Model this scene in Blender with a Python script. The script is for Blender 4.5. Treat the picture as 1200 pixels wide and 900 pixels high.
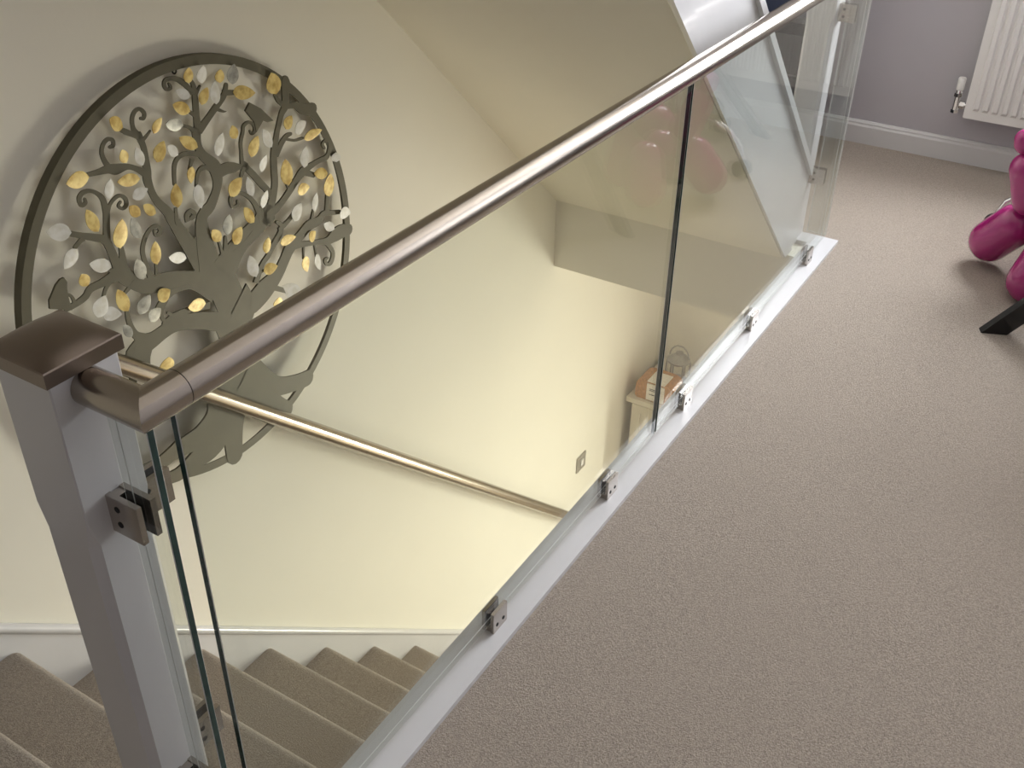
import bpy, bmesh, math, random
from mathutils import Vector, Matrix

random.seed(7)
for o in list(bpy.data.objects):
    bpy.data.objects.remove(o)
scene = bpy.context.scene
COL = scene.collection
R = math.radians

# ---------------------------------------------------------------- camera
cam_d = bpy.data.cameras.new('camera')
cam_d.sensor_width = 36.0
cam_d.lens = 1218.0 / 1200.0 * 36.0
cam_d.clip_start = 0.02
cam = bpy.data.objects.new('camera', cam_d)
COL.objects.link(cam)
YAW, PITCH, ROLL = 0.54545, 0.58377, 0.01634
fwd = Vector((-math.sin(YAW) * math.cos(PITCH), math.cos(YAW) * math.cos(PITCH), -math.sin(PITCH)))
rgt = Vector((math.cos(YAW), math.sin(YAW), 0))
up = rgt.cross(fwd)
r2 = rgt * math.cos(ROLL) + up * math.sin(ROLL)
u2 = up * math.cos(ROLL) - rgt * math.sin(ROLL)
m = Matrix((r2, u2, -fwd)).transposed().to_4x4()
m.translation = (0.7656, -0.5425, 1.5069)
cam.matrix_world = m
scene.camera = cam

# ---------------------------------------------------------------- world, exposure
w = bpy.data.worlds.new('world')
scene.world = w
w.use_nodes = True
bg = w.node_tree.nodes['Background']
bg.inputs[0].default_value = (0.75, 0.85, 1.0, 1)
bg.inputs[1].default_value = 0.6
scene.view_settings.view_transform = 'Standard'
scene.view_settings.look = 'None'
scene.view_settings.gamma = 1.0
scene.view_settings.use_curve_mapping = False
scene.view_settings.exposure = 0.2
cy = scene.cycles
cy.max_bounces = 14
cy.diffuse_bounces = 6
cy.glossy_bounces = 6
cy.transmission_bounces = 8
cy.transparent_max_bounces = 16
cy.sample_clamp_indirect = 6
cy.use_denoising = True

# ---------------------------------------------------------------- daylight at the openings
YW = 3.76            # inner face of the outer wall
XL = -0.95           # stair wall
ZL = -2.70           # lower hall floor
TAN = 0.9075         # stair pitch


def area(name, loc, rot, sx, sy, power, color):
    d = bpy.data.lights.new(name, 'AREA')
    d.shape = 'RECTANGLE'
    d.size, d.size_y = sx, sy
    d.energy = power
    d.color = color
    o = bpy.data.objects.new(name, d)
    o.location = loc
    o.rotation_euler = rot
    COL.objects.link(o)
    return o


# daylight at the landing window above the radiator (the handrail and floor show it) and at the hall front door below
area('window_landing_offscreen', (0.86, YW + 0.13, 1.50), (R(-90), 0, 0), 1.14, 1.14, 145, (0.955, 0.965, 1.0))
area('door_hall_offscreen', (1.0, YW + 0.13, -1.84), (R(-90), 0, 0), 0.68, 1.22, 116, (1.0, 0.955, 0.81))

# ---------------------------------------------------------------- materials
MATS = {}


def nodes_of(name):
    mt = bpy.data.materials.new(name)
    mt.use_nodes = True
    nt = mt.node_tree
    return mt, nt, nt.nodes['Principled BSDF']


def paint(name, col, rough=0.5, var=0.03, scale=6.0, bump=0.0, bscale=200.0, metal=0.0, spec=0.5, coat=0.0):
    """procedural paint/metal: base colour with a little noise variation and optional fine relief"""
    mt, nt, b = nodes_of(name)
    tc = nt.nodes.new('ShaderNodeTexCoord')
    nz = nt.nodes.new('ShaderNodeTexNoise')
    nz.inputs['Scale'].default_value = scale
    nz.inputs['Detail'].default_value = 4
    nt.links.new(tc.outputs['Object'], nz.inputs['Vector'])
    rp = nt.nodes.new('ShaderNodeValToRGB')
    rp.color_ramp.elements[0].position = 0.3
    rp.color_ramp.elements[1].position = 0.7
    rp.color_ramp.elements[0].color = (*[c * (1 - var) for c in col], 1)
    rp.color_ramp.elements[1].color = (*[min(1, c * (1 + var)) for c in col], 1)
    nt.links.new(nz.outputs['Fac'], rp.inputs[0])
    nt.links.new(rp.outputs[0], b.inputs['Base Color'])
    b.inputs['Roughness'].default_value = rough
    b.inputs['Metallic'].default_value = metal
    b.inputs['Specular IOR Level'].default_value = spec
    b.inputs['Coat Weight'].default_value = coat
    b.inputs['Coat Roughness'].default_value = 0.06
    if bump:
        n2 = nt.nodes.new('ShaderNodeTexNoise')
        n2.inputs['Scale'].default_value = bscale
        n2.inputs['Detail'].default_value = 3
        nt.links.new(tc.outputs['Object'], n2.inputs['Vector'])
        bp = nt.nodes.new('ShaderNodeBump')
        bp.inputs['Strength'].default_value = bump
        bp.inputs['Distance'].default_value = 0.002
        nt.links.new(n2.outputs['Fac'], bp.inputs['Height'])
        nt.links.new(bp.outputs['Normal'], b.inputs['Normal'])
    MATS[name] = mt
    return mt


def carpet(name, c0, c1, c2, s=1.0):
    mt, nt, b = nodes_of(name)
    tc = nt.nodes.new('ShaderNodeTexCoord')

    def noise(scale, det, rough=0.6):
        n = nt.nodes.new('ShaderNodeTexNoise')
        n.inputs['Scale'].default_value = scale
        n.inputs['Detail'].default_value = det
        n.inputs['Roughness'].default_value = rough
        nt.links.new(tc.outputs['Object'], n.inputs['Vector'])
        return n
    fib = noise(560 * s, 2)
    tuft = noise(230 * s, 2)
    big = noise(3.2, 5)
    add = nt.nodes.new('ShaderNodeMath')
    add.operation = 'MULTIPLY_ADD'
    nt.links.new(fib.outputs['Fac'], add.inputs[0])
    add.inputs[1].default_value = 0.6
    sc = nt.nodes.new('ShaderNodeMath')
    sc.operation = 'MULTIPLY'
    nt.links.new(tuft.outputs['Fac'], sc.inputs[0])
    sc.inputs[1].default_value = 0.4
    nt.links.new(sc.outputs[0], add.inputs[2])
    rp = nt.nodes.new('ShaderNodeValToRGB')
    rp.color_ramp.elements[0].position = 0.36
    rp.color_ramp.elements[0].color = (*c0, 1)
    rp.color_ramp.elements[1].position = 0.62
    rp.color_ramp.elements[1].color = (*c1, 1)
    nt.links.new(add.outputs[0], rp.inputs[0])
    mx = nt.nodes.new('ShaderNodeMix')
    mx.data_type = 'RGBA'
    r3 = nt.nodes.new('ShaderNodeValToRGB')
    r3.color_ramp.elements[0].position = 0.4
    r3.color_ramp.elements[1].position = 0.75
    r3.color_ramp.elements[1].color = (0.55, 0.55, 0.55, 1)
    nt.links.new(big.outputs['Fac'], r3.inputs[0])
    nt.links.new(r3.outputs[0], mx.inputs[0])
    nt.links.new(rp.outputs[0], mx.inputs[6])
    mx.inputs[7].default_value = (*c2, 1)
    nt.links.new(mx.outputs[2], b.inputs['Base Color'])
    b.inputs['Roughness'].default_value = 1.0
    b.inputs['Specular IOR Level'].default_value = 0.1
    b.inputs['Sheen Weight'].default_value = 0.25
    b.inputs['Sheen Roughness'].default_value = 0.5
    bp = nt.nodes.new('ShaderNodeBump')
    bp.inputs['Strength'].default_value = 0.9
    bp.inputs['Distance'].default_value = 0.006
    nt.links.new(add.outputs[0], bp.inputs['Height'])
    nt.links.new(bp.outputs['Normal'], b.inputs['Normal'])
    MATS[name] = mt


def brushed(name, col, rough=0.28, aniso=0.0, stretch=(900, 6, 900)):
    mt, nt, b = nodes_of(name)
    tc = nt.nodes.new('ShaderNodeTexCoord')
    mp = nt.nodes.new('ShaderNodeMapping')
    mp.inputs['Scale'].default_value = stretch
    nt.links.new(tc.outputs['Object'], mp.inputs['Vector'])
    nz = nt.nodes.new('ShaderNodeTexNoise')
    nz.inputs['Scale'].default_value = 1.0
    nz.inputs['Detail'].default_value = 3
    nt.links.new(mp.outputs[0], nz.inputs['Vector'])
    mr = nt.nodes.new('ShaderNodeMapRange')
    mr.inputs['To Min'].default_value = rough * 0.92
    mr.inputs['To Max'].default_value = rough * 1.08
    nt.links.new(nz.outputs['Fac'], mr.inputs['Value'])
    nt.links.new(mr.outputs[0], b.inputs['Roughness'])
    b.inputs['Base Color'].default_value = (*col, 1)
    b.inputs['Metallic'].default_value = 1.0
    bp = nt.nodes.new('ShaderNodeBump')
    bp.inputs['Strength'].default_value = 0.012
    bp.inputs['Distance'].default_value = 0.0005
    nt.links.new(nz.outputs['Fac'], bp.inputs['Height'])
    nt.links.new(bp.outputs['Normal'], b.inputs['Normal'])
    MATS[name] = mt


def glass(name, tint):
    """clear flat glass: Schlick reflection over straight transmission, on both faces of a real slab"""
    mt = bpy.data.materials.new(name)
    mt.use_nodes = True
    nt = mt.node_tree
    nt.nodes.clear()
    out = nt.nodes.new('ShaderNodeOutputMaterial')
    mix = nt.nodes.new('ShaderNodeMixShader')
    tr = nt.nodes.new('ShaderNodeBsdfTransparent')
    tr.inputs[0].default_value = (*tint, 1)
    gl = nt.nodes.new('ShaderNodeBsdfGlossy')
    gl.inputs['Roughness'].default_value = 0.0
    lw = nt.nodes.new('ShaderNodeLayerWeight')
    lw.inputs[0].default_value = 0.5
    pw = nt.nodes.new('ShaderNodeMath')
    pw.operation = 'POWER'
    pw.inputs[1].default_value = 5.0
    nt.links.new(lw.outputs['Facing'], pw.inputs[0])
    ma = nt.nodes.new('ShaderNodeMath')
    ma.operation = 'MULTIPLY_ADD'
    ma.inputs[1].default_value = 0.957
    ma.inputs[2].default_value = 0.043
    nt.links.new(pw.outputs[0], ma.inputs[0])
    nt.links.new(ma.outputs[0], mix.inputs[0])
    nt.links.new(tr.outputs[0], mix.inputs[1])
    nt.links.new(gl.outputs[0], mix.inputs[2])
    nt.links.new(mix.outputs[0], out.inputs[0])
    MATS[name] = mt


def leaf_mat(name, c0, c1, metal):
    mt, nt, b = nodes_of(name)
    tc = nt.nodes.new('ShaderNodeTexCoord')
    nz = nt.nodes.new('ShaderNodeTexNoise')
    nz.inputs['Scale'].default_value = 60
    nz.inputs['Detail'].default_value = 6
    nt.links.new(tc.outputs['Object'], nz.inputs['Vector'])
    oi = nt.nodes.new('ShaderNodeObjectInfo')
    ad = nt.nodes.new('ShaderNodeVectorMath')
    ad.operation = 'ADD'
    nt.links.new(tc.outputs['Object'], ad.inputs[0])
    nt.links.new(oi.outputs['Random'], ad.inputs[1])
    nt.links.new(ad.outputs[0], nz.inputs['Vector'])
    rp = nt.nodes.new('ShaderNodeValToRGB')
    rp.color_ramp.elements[0].position = 0.33
    rp.color_ramp.elements[0].color = (*c0, 1)
    rp.color_ramp.elements[1].position = 0.6
    rp.color_ramp.elements[1].color = (*c1, 1)
    nt.links.new(nz.outputs['Fac'], rp.inputs[0])
    nt.links.new(rp.outputs[0], b.inputs['Base Color'])
    b.inputs['Metallic'].default_value = metal
    b.inputs['Roughness'].default_value = 0.45
    bp = nt.nodes.new('ShaderNodeBump')
    bp.inputs['Strength'].default_value = 0.3
    bp.inputs['Distance'].default_value = 0.001
    nt.links.new(nz.outputs['Fac'], bp.inputs['Height'])
    nt.links.new(bp.outputs['Normal'], b.inputs['Normal'])
    MATS[name] = mt


paint('cream_wall', (0.855, 0.83, 0.73), 0.75, 0.015, 3, 0.06, 160, spec=0.3)
paint('grey_wall', (0.49, 0.475, 0.51), 0.75, 0.015, 3, 0.06, 160, spec=0.3)
paint('white_ceiling', (0.74, 0.70, 0.66), 0.8, 0.01, spec=0.2)
paint('white_gloss', (0.66, 0.66, 0.67), 0.28, 0.015, 8, 0.04, 60, coat=0.2)
carpet('beige_carpet', (0.215, 0.178, 0.145), (0.545, 0.470, 0.390), (0.405, 0.345, 0.285))
brushed('brushed_nickel', (0.43, 0.385, 0.33), 0.21, stretch=(300, 300, 300))
brushed('bronze_cap', (0.26, 0.215, 0.18), 0.38, stretch=(200, 200, 200))
brushed('clamp_metal', (0.50, 0.46, 0.42), 0.25, stretch=(300, 300, 300))
brushed('chrome', (0.85, 0.85, 0.86), 0.06, stretch=(50, 50, 50))
brushed('switch_steel', (0.42, 0.40, 0.36), 0.4, stretch=(300, 300, 300))
glass('clear_glass', (0.955, 0.972, 0.958))
glass('window_glass', (0.99, 0.995, 0.995))
paint('glass_edge', (0.022, 0.052, 0.047), 0.1, 0.2, 30)
paint('arris', (0.78, 0.80, 0.78), 0.25, 0.02)
paint('rubber', (0.012, 0.012, 0.012), 0.7)
paint('art_metal', (0.125, 0.115, 0.076), 0.55, 0.06, 20, metal=0.15, spec=0.35)
leaf_mat('gold_leaf', (0.58, 0.38, 0.09), (0.88, 0.70, 0.26), 0.12)
leaf_mat('white_leaf', (0.78, 0.77, 0.68), (0.92, 0.92, 0.87), 0.0)
leaf_mat('silver_leaf', (0.30, 0.295, 0.26), (0.55, 0.55, 0.49), 0.3)
paint('magenta', (0.37, 0.02, 0.165), 0.16, 0.03, 4, coat=0.6)
paint('black_wood', (0.012, 0.011, 0.011), 0.4, 0.2, 30)
paint('charcoal', (0.028, 0.03, 0.035), 0.45, 0.1, 20)
paint('navy', (0.02, 0.03, 0.07), 0.6, 0.1, 20)
paint('radiator_white', (0.80, 0.795, 0.78), 0.3, 0.01)
paint('cabinet_cream', (0.70, 0.66, 0.54), 0.45, 0.03, 12)
paint('wicker', (0.48, 0.24, 0.08), 0.7, 0.35, 90, 0.6, 120)
paint('paper', (0.85, 0.82, 0.74), 0.7, 0.02)
paint('ink', (0.05, 0.05, 0.05), 0.7)
paint('plastic_white', (0.82, 0.82, 0.80), 0.35)
paint('seat_fabric', (0.05, 0.05, 0.055), 0.9, 0.2, 60)
paint('hall_floor', (0.60, 0.52, 0.40), 0.45, 0.1, 6)
paint('silver', (0.42, 0.42, 0.41), 0.3, 0.1, 40, metal=0.9)


# ---------------------------------------------------------------- mesh helpers
def box(bm, x0, x1, y0, y1, z0, z1):
    vs = [bm.verts.new((x, y, z)) for x in (x0, x1) for y in (y0, y1) for z in (z0, z1)]
    idx = [(0, 1, 3, 2), (4, 6, 7, 5), (0, 4, 5, 1), (2, 3, 7, 6), (0, 2, 6, 4), (1, 5, 7, 3)]
    return [bm.faces.new([vs[i] for i in f]) for f in idx]


def prism(bm, pts, axis, a0, a1):
    """extrude a 2-D outline along an axis; pts are the two other coordinates in x,y,z order"""
    def mk(p, a):
        c = list(p)
        c.insert(axis, a)
        return bm.verts.new(c)
    v0 = [mk(p, a0) for p in pts]
    v1 = [mk(p, a1) for p in pts]
    fs = [bm.faces.new(v0), bm.faces.new(v1)]
    n = len(pts)
    for i in range(n):
        fs.append(bm.faces.new((v0[i], v0[(i + 1) % n], v1[(i + 1) % n], v1[i])))
    return fs


def ring(bm, c, ax, r, n=20, ref=None):
    ax = Vector(ax).normalized()
    ref = Vector(ref) if ref else (Vector((0, 0, 1)) if abs(ax.z) < 0.9 else Vector((1, 0, 0)))
    a = ax.cross(ref).normalized()
    b = ax.cross(a)
    return [bm.verts.new(Vector(c) + (a * math.cos(2 * math.pi * i / n) + b * math.sin(2 * math.pi * i / n)) * r) for i in range(n)]


def bridge(bm, a, b):
    n = len(a)
    for i in range(n):
        bm.faces.new((a[i], a[(i + 1) % n], b[(i + 1) % n], b[i]))


def cyl(bm, p0, p1, r0, r1=None, n=20, caps=True):
    r1 = r0 if r1 is None else r1
    d = Vector(p1) - Vector(p0)
    a, b = ring(bm, p0, d, r0, n), ring(bm, p1, d, r1, n)
    bridge(bm, a, b)
    if caps:
        bm.faces.new(a)
        bm.faces.new(b)


def tube(bm, pts, r, n=12):
    pts = [Vector(p) for p in pts]
    prev = None
    rings = []
    ref = Vector((0.123, 0.456, 0.88))
    for i, p in enumerate(pts):
        d = pts[min(i + 1, len(pts) - 1)] - pts[max(i - 1, 0)]
        rr = r[i] if isinstance(r, (list, tuple)) else r
        rings.append(ring(bm, p, d, rr, n, ref))
    for a, b in zip(rings, rings[1:]):
        bridge(bm, a, b)
    bm.faces.new(rings[0])
    bm.faces.new(rings[-1])


def lathe(bm, prof, c=(0, 0, 0), n=24):
    c = Vector(c)
    rings = []
    for r, z in prof:
        rings.append([bm.verts.new(c + Vector((r * math.cos(2 * math.pi * i / n), r * math.sin(2 * math.pi * i / n), z))) for i in range(n)])
    for a, b in zip(rings, rings[1:]):
        bridge(bm, a, b)
    bm.faces.new(rings[0])
    bm.faces.new(rings[-1])


def bevel(bm, w, seg=2, edges=None, angle=None):
    es = edges if edges is not None else [e for e in bm.edges if len(e.link_faces) == 2 and e.calc_face_angle(0) > R(40)]
    bmesh.ops.bevel(bm, geom=es, offset=w, segments=seg, profile=0.6, affect='EDGES', clamp_overlap=True)


def obj(name, bm, mat, parent=None, smooth=None, **props):
    bmesh.ops.recalc_face_normals(bm, faces=bm.faces[:])
    me = bpy.data.meshes.new(name)
    bm.to_mesh(me)
    bm.free()
    for mm in (mat if isinstance(mat, (list, tuple)) else [mat]):
        me.materials.append(MATS[mm])
    if smooth is not None:
        for p in me.polygons:
            p.use_smooth = True
        try:
            me.set_sharp_from_angle(angle=R(smooth))
        except Exception:
            pass
    o = bpy.data.objects.new(name, me)
    COL.objects.link(o)
    if parent:
        o.parent = parent
    for k, v in props.items():
        o[k] = v
    return o


def thing(name, label, category, loc=(0, 0, 0), group=None):
    o = bpy.data.objects.new(name, None)
    o.empty_display_size = 0.05
    o.location = loc
    COL.objects.link(o)
    o['label'] = label
    o['category'] = category
    if group:
        o['group'] = group
    return o


def nb():
    return bmesh.new()


def bx(name, mat, dims, parent=None, bev=0.0, seg=2, **props):
    b = nb()
    box(b, *dims)
    if bev:
        bevel(b, bev, seg)
    return obj(name, b, mat, parent, 35 if bev else None, **props)


def struct(name, bm, mat, smooth=None, label=None, cat=None):
    o = obj(name, bm, mat, None, smooth, kind='structure')
    if label:
        o['label'] = label
    if cat:
        o['category'] = cat
    return o


# ================================================================ SETTING
XR, YB = 1.85, -3.4               # right and rear limits of the landing
GY, RZ = 0.2288, 0.2075          # going and rise of both flights
ZC = -0.012                      # landing carpet level
nose = lambda k: (0.006 + GY * k, ZC + 0.004 - RZ * k)

# landing floor slab in carpet (three joined rectangles around the stairwell)
b = nb()
box(b, 0.030, XR, YB, 2.745, -0.29, ZC)
box(b, XL, XR, 2.745, YW, -0.29, ZC)
bmesh.ops.remove_doubles(b, verts=b.verts, dist=1e-5)
struct('floor', b, 'beige_carpet', None, 'beige carpet covering the upstairs landing', 'floor')
# near landing strip at the head of the stairs with its rounded nosing
b = nb()
pts = [(YB, -0.29), (YB, ZC), (-0.014, ZC)]
for i in range(1, 7):
    a = i / 6 * math.pi * 0.75
    pts.append((-0.014 + 0.02 * math.sin(a), ZC - 0.02 + 0.02 * math.cos(a)))
pts += [(-0.010, -0.05), (-0.010, -0.29)]
prism(b, pts, 0, XL, 0.030)
struct('floor_stairhead', b, 'beige_carpet', 40, 'carpeted landing edge at the head of the stairs', 'floor')

# lower hall floor
b = nb()
box(b, XL, XR, YB, YW, ZL - 0.1, ZL)
struct('floor_hall', b, 'hall_floor', None, 'brown hall floor at the foot of the stairs', 'floor')

# ceiling of the landing and of the hall below
b = nb()
box(b, XL - 0.1, XR + 0.1, YB - 0.1, YW + 0.1, 2.40, 2.5)
struct('ceiling', b, 'white_ceiling', None, 'pale ceiling over the landing', 'ceiling')
b = nb()
box(b, -0.03, XR, YB, 2.60, -0.31, -0.2905)
box(b, XL, XR, 2.60, YW, -0.31, -0.2905)
struct('ceiling_hall', b, 'white_ceiling', None, 'pale ceiling of the hall below the landing', 'ceiling')

# stair wall
b = nb()
box(b, XL - 0.1, XL, YB - 0.1, YW + 0.1, ZL - 0.1, 2.45)
struct('wall_left', b, 'cream_wall', None, 'cream stairwell wall carrying the tree art', 'wall')
b = nb()
for y0, y1, z0, z1 in ((YB - 0.1, 2.35, ZL - 0.1, 2.45), (3.45, YW + 0.12, ZL - 0.1, 2.45), (2.35, 3.45, ZL - 0.1, 0.02), (2.35, 3.45, 2.12, 2.45)):
    box(b, XR, XR + 0.12, y0, y1, z0, z1)
struct('wall_right', b, 'grey_wall', None, 'grey side wall of the landing with a white door', 'wall')
b = nb()
box(b, XL, XR, YB - 0.1, YB, ZL - 0.1, 2.45)
struct('wall_front', b, 'grey_wall', None, 'grey landing wall behind the stair head', 'wall')


def wall_with_hole(bm, x0, x1, z0, z1, hx0, hx1, hz0, hz1, y0, y1):
    box(bm, x0, hx0, y0, y1, z0, z1)
    box(bm, hx1, x1, y0, y1, z0, z1)
    box(bm, hx0, hx1, y0, y1, z0, hz0)
    box(bm, hx0, hx1, y0, y1, hz1, z1)


b = nb()
wall_with_hole(b, XL, 1.54, -0.30, 2.45, 0.26, 1.46, 0.90, 2.1, YW, YW + 0.12)
box(b, 1.54, XR, YW, YW + 0.12, -0.30, 2.45)
struct('wall_back', b, 'grey_wall', None, 'lavender grey landing wall with the radiator', 'wall')
b = nb()
wall_with_hole(b, XL, XR, ZL - 0.1, -0.30, 0.55, 1.45, ZL, -0.70, YW, YW + 0.12)
struct('wall_hall', b, 'cream_wall', None, 'cream hall wall behind the small cabinet', 'wall')

# landing window over the radiator
b = nb()
box(b, 0.26, 0.32, YW + 0.03, YW + 0.09, 0.90, 2.1)
box(b, 1.40, 1.46, YW + 0.03, YW + 0.09, 0.90, 2.1)
box(b, 0.83, 0.89, YW + 0.03, YW + 0.09, 0.96, 2.04)
box(b, 0.32, 1.40, YW + 0.03, YW + 0.09, 0.90, 0.96)
box(b, 0.32, 1.40, YW + 0.03, YW + 0.09, 2.04, 2.1)
wf = struct('window_1', b, 'white_gloss', None, 'white framed landing window above the radiator', 'window')
for x0, x1 in ((0.32, 0.83), (0.89, 1.40)):
    bx('pane', 'window_glass', (x0, x1, YW + 0.055, YW + 0.063, 0.96, 2.04), wf)
bx('window_sill', 'white_gloss', (0.22, 1.50, YW - 0.06, YW + 0.03, 0.875, 0.90), wf, 0.006)
b = nb()
for y0, y1, z0, z1 in ((2.35, 2.41, 0.02, 2.12), (3.39, 3.45, 0.02, 2.12), (2.41, 3.39, 2.06, 2.12), (2.41, 3.39, 0.02, 0.10)):
    box(b, XR + 0.03, XR + 0.08, y0, y1, z0, z1)
wf = struct('door_2', b, 'white_gloss', None, 'plain white door in the grey side wall', 'door')
bx('door_panel', 'white_gloss', (XR + 0.035, XR + 0.07, 2.41, 3.39, 0.10, 2.06), wf)
# glazed front door in the hall
b = nb()
box(b, 0.55, 0.65, YW + 0.03, YW + 0.08, ZL, -0.70)
box(b, 1.35, 1.45, YW + 0.03, YW + 0.08, ZL, -0.70)
box(b, 0.65, 1.35, YW + 0.03, YW + 0.08, -1.22, -0.70)
box(b, 0.65, 1.35, YW + 0.03, YW + 0.08, ZL, -2.46)
df = struct('door_1', b, 'white_gloss', None, 'white front door with a tall glass pane', 'door')
bx('pane', 'window_glass', (0.65, 1.35, YW + 0.055, YW + 0.063, -2.46, -1.22), df)
bx('door_handle', 'chrome', (1.39, 1.42, YW - 0.03, YW + 0.03, -1.75, -1.62), df, 0.005)


def skirting(name, y0, x0, x1, mat, label):
    b = nb()
    prof = [(y0, ZC), (y0 - 0.018, ZC), (y0 - 0.018, 0.058), (y0 - 0.014, 0.066), (y0 - 0.014, 0.072), (y0 - 0.008, 0.080), (y0, 0.080)]
    prism(b, prof, 0, x0, x1)
    return struct(name, b, mat, None, label, 'skirting')


skirting('baseboard_back', YW, XL, XR, 'white_gloss', 'white moulded skirting board along the grey wall')

# soffit under the upper flight, and the bulkhead where it meets the landing slab
SOF = lambda y: -0.03 + 0.914 * (2.575 - y)
b = nb()
prism(b, [(2.575, SOF(2.575)), (2.62, SOF(2.575)), (2.62, SOF(2.62) + 0.10), (-0.07, SOF(-0.07) + 0.06), (-0.07, SOF(-0.07))], 0, XL, -0.088)
struct('ceiling_soffit', b, 'cream_wall', None, 'sloping cream soffit under the upper flight', 'ceiling')
b = nb()
box(b, XL, -0.03, 2.578, 2.745, -0.30, ZC - 0.004)
struct('wall_bulkhead', b, 'cream_wall', None, 'upright cream bulkhead below the sloping soffit', 'wall')

# white painted base of the balustrade along the landing edge
b = nb()
pts = [(-0.085, -0.037), (0.042, -0.037), (0.042, 2.748), (-0.085, 2.748), (-0.085, 2.676), (-0.042, 2.676), (-0.042, 0.037), (-0.085, 0.037)]
prism(b, pts, 2, -0.028, 0.0)
bevel(b, 0.004, 2)
struct('trim_1', b, 'white_gloss', 35, 'white painted base rail along the landing edge under the glass', 'trim')
b = nb()
box(b, -0.038, -0.018, 0.0, 2.60, -0.31, -0.0285)
struct('trim_2', b, 'white_gloss', None, 'white apron board lining the stairwell opening', 'trim')

# ---------------------------------------------------------------- lower flight
lf = thing('staircase', 'beige carpeted staircase going down beside the cream wall', 'stairs', (-0.5, 1.3, ZL))


def step_mesh(bm, k, x0, x1, base):
    y, z = nose(k)
    yb = y - GY - 0.03
    pts = [(yb, z - base), (yb, z), (y - 0.03, z)]
    for i in range(1, 8):
        a = i / 7 * math.pi * 0.8
        pts.append((y - 0.03 + 0.03 * math.sin(a), z - 0.03 + 0.03 * math.cos(a)))
    pts += [(y - 0.022, z - 0.075), (y - 0.024, z - base)]
    prism(bm, pts, 0, x0, x1)


def set_parent(o, p):
    o.parent = p
    o.matrix_parent_inverse = p.matrix_world.inverted() if False else Matrix.Translation(-Vector(p.location))
    return o


for k in range(1, 13):
    b = nb()
    step_mesh(b, k, XL + 0.014, -0.062, RZ + 0.02)
    set_parent(obj('step', b, 'beige_carpet', None, 40), lf)
# wall string (skirting of the flight) with its bead
STR = lambda y: -0.165 - TAN * (y - 0.24)
b = nb()
y0, y1 = 0.03, 2.74
prism(b, [(y0, STR(y0)), (y1, STR(y1)), (y1, ZL), (y1 - 0.25, ZL), (y0, STR(y0) - 0.33)], 0, XL, XL + 0.014)
ws = obj('wall_string', b, 'white_gloss', None)
set_parent(ws, lf)
b = nb()
tube(b, [(XL + 0.011, y0, STR(y0)), (XL + 0.011, y1, STR(y1))], 0.012, 12)
bead = obj('bead', b, 'white_gloss', ws, 60)
b = nb()
prism(b, [(0.01, -0.29), (2.72, ZL + 0.16), (2.72, ZL), (2.50, ZL), (0.01, -0.55)], 0, -0.06, -0.040)
set_parent(obj('outer_string', b, 'white_gloss', None), lf)
b = nb()
prism(b, [(YB, ZC), (0.03, ZC), (0.03, STR(0.03)), (-0.02, 0.085), (YB, 0.085)], 0, XL, XL + 0.014)
struct('baseboard_left', b, 'white_gloss', None, 'pale skirting board on the stair head landing', 'skirting')

# ---------------------------------------------------------------- upper flight
uf = thing('upper_staircase', 'upper flight with a broad white string rising beside the glass', 'stairs', (-0.5, 2.3, 0))
b = nb()
ya, yb_ = 2.66, 0.95
lo = lambda y: SOF(y) - 0.012
hi = lambda y: SOF(y) + 0.345
prism(b, [(ya, max(lo(ya), 0.002)), (2.56, 0.002), (yb_, lo(yb_)), (yb_, hi(yb_)), (ya, hi(ya))], 0, -0.088, -0.074)
st_ = set_parent(obj('outer_string', b, 'white_gloss', None), uf)
b = nb()
prism(b, [(2.53, lo(2.53) - 0.002), (yb_, lo(yb_) - 0.002), (yb_, lo(yb_) + 0.058), (2.60, lo(2.60) + 0.062)], 0, -0.0745, -0.067)
bevel(b, 0.003, 2)
obj('string_moulding', b, 'white_gloss', st_, 35)
b = nb()
prism(b, [(ya, hi(ya)), (yb_, hi(yb_)), (yb_, hi(yb_) + 0.03), (ya, hi(ya) + 0.03)], 0, -0.112, -0.062)
bevel(b, 0.005, 2)
obj('string_capping', b, 'white_gloss', st_, 35)
for k in range(1, 9):
    yk = 2.66 - GY * (k - 1)
    zk = ZC + RZ * k
    b = nb()
    box(b, XL + 0.014, -0.090, yk - GY - 0.02, yk, zk - 0.022, zk)
    bevel(b, 0.008, 3)
    set_parent(obj('tread', b, 'beige_carpet', None, 40), uf)
    b = nb()
    box(b, XL + 0.014, -0.090, yk - 0.03, yk - 0.012, zk - RZ, zk - 0.02)
    set_parent(obj('riser', b, 'beige_carpet', None), uf)

# ================================================================ BALUSTRADE
GT = 0.005                       # half thickness of the glass
HZ, HR = 0.90, 0.0218            # handrail axis height and radius
YF = 2.715                       # far return
bal = thing('glass_balustrade', 'clear glass balustrade with a round brushed metal handrail along the landing', 'balustrade', (0, 1.36, 0))


def child(name, bm, mat, smooth=None, parent=None):
    o = obj(name, bm, mat, parent, smooth)
    if parent is None:
        set_parent(o, bal)
    return o


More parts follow.
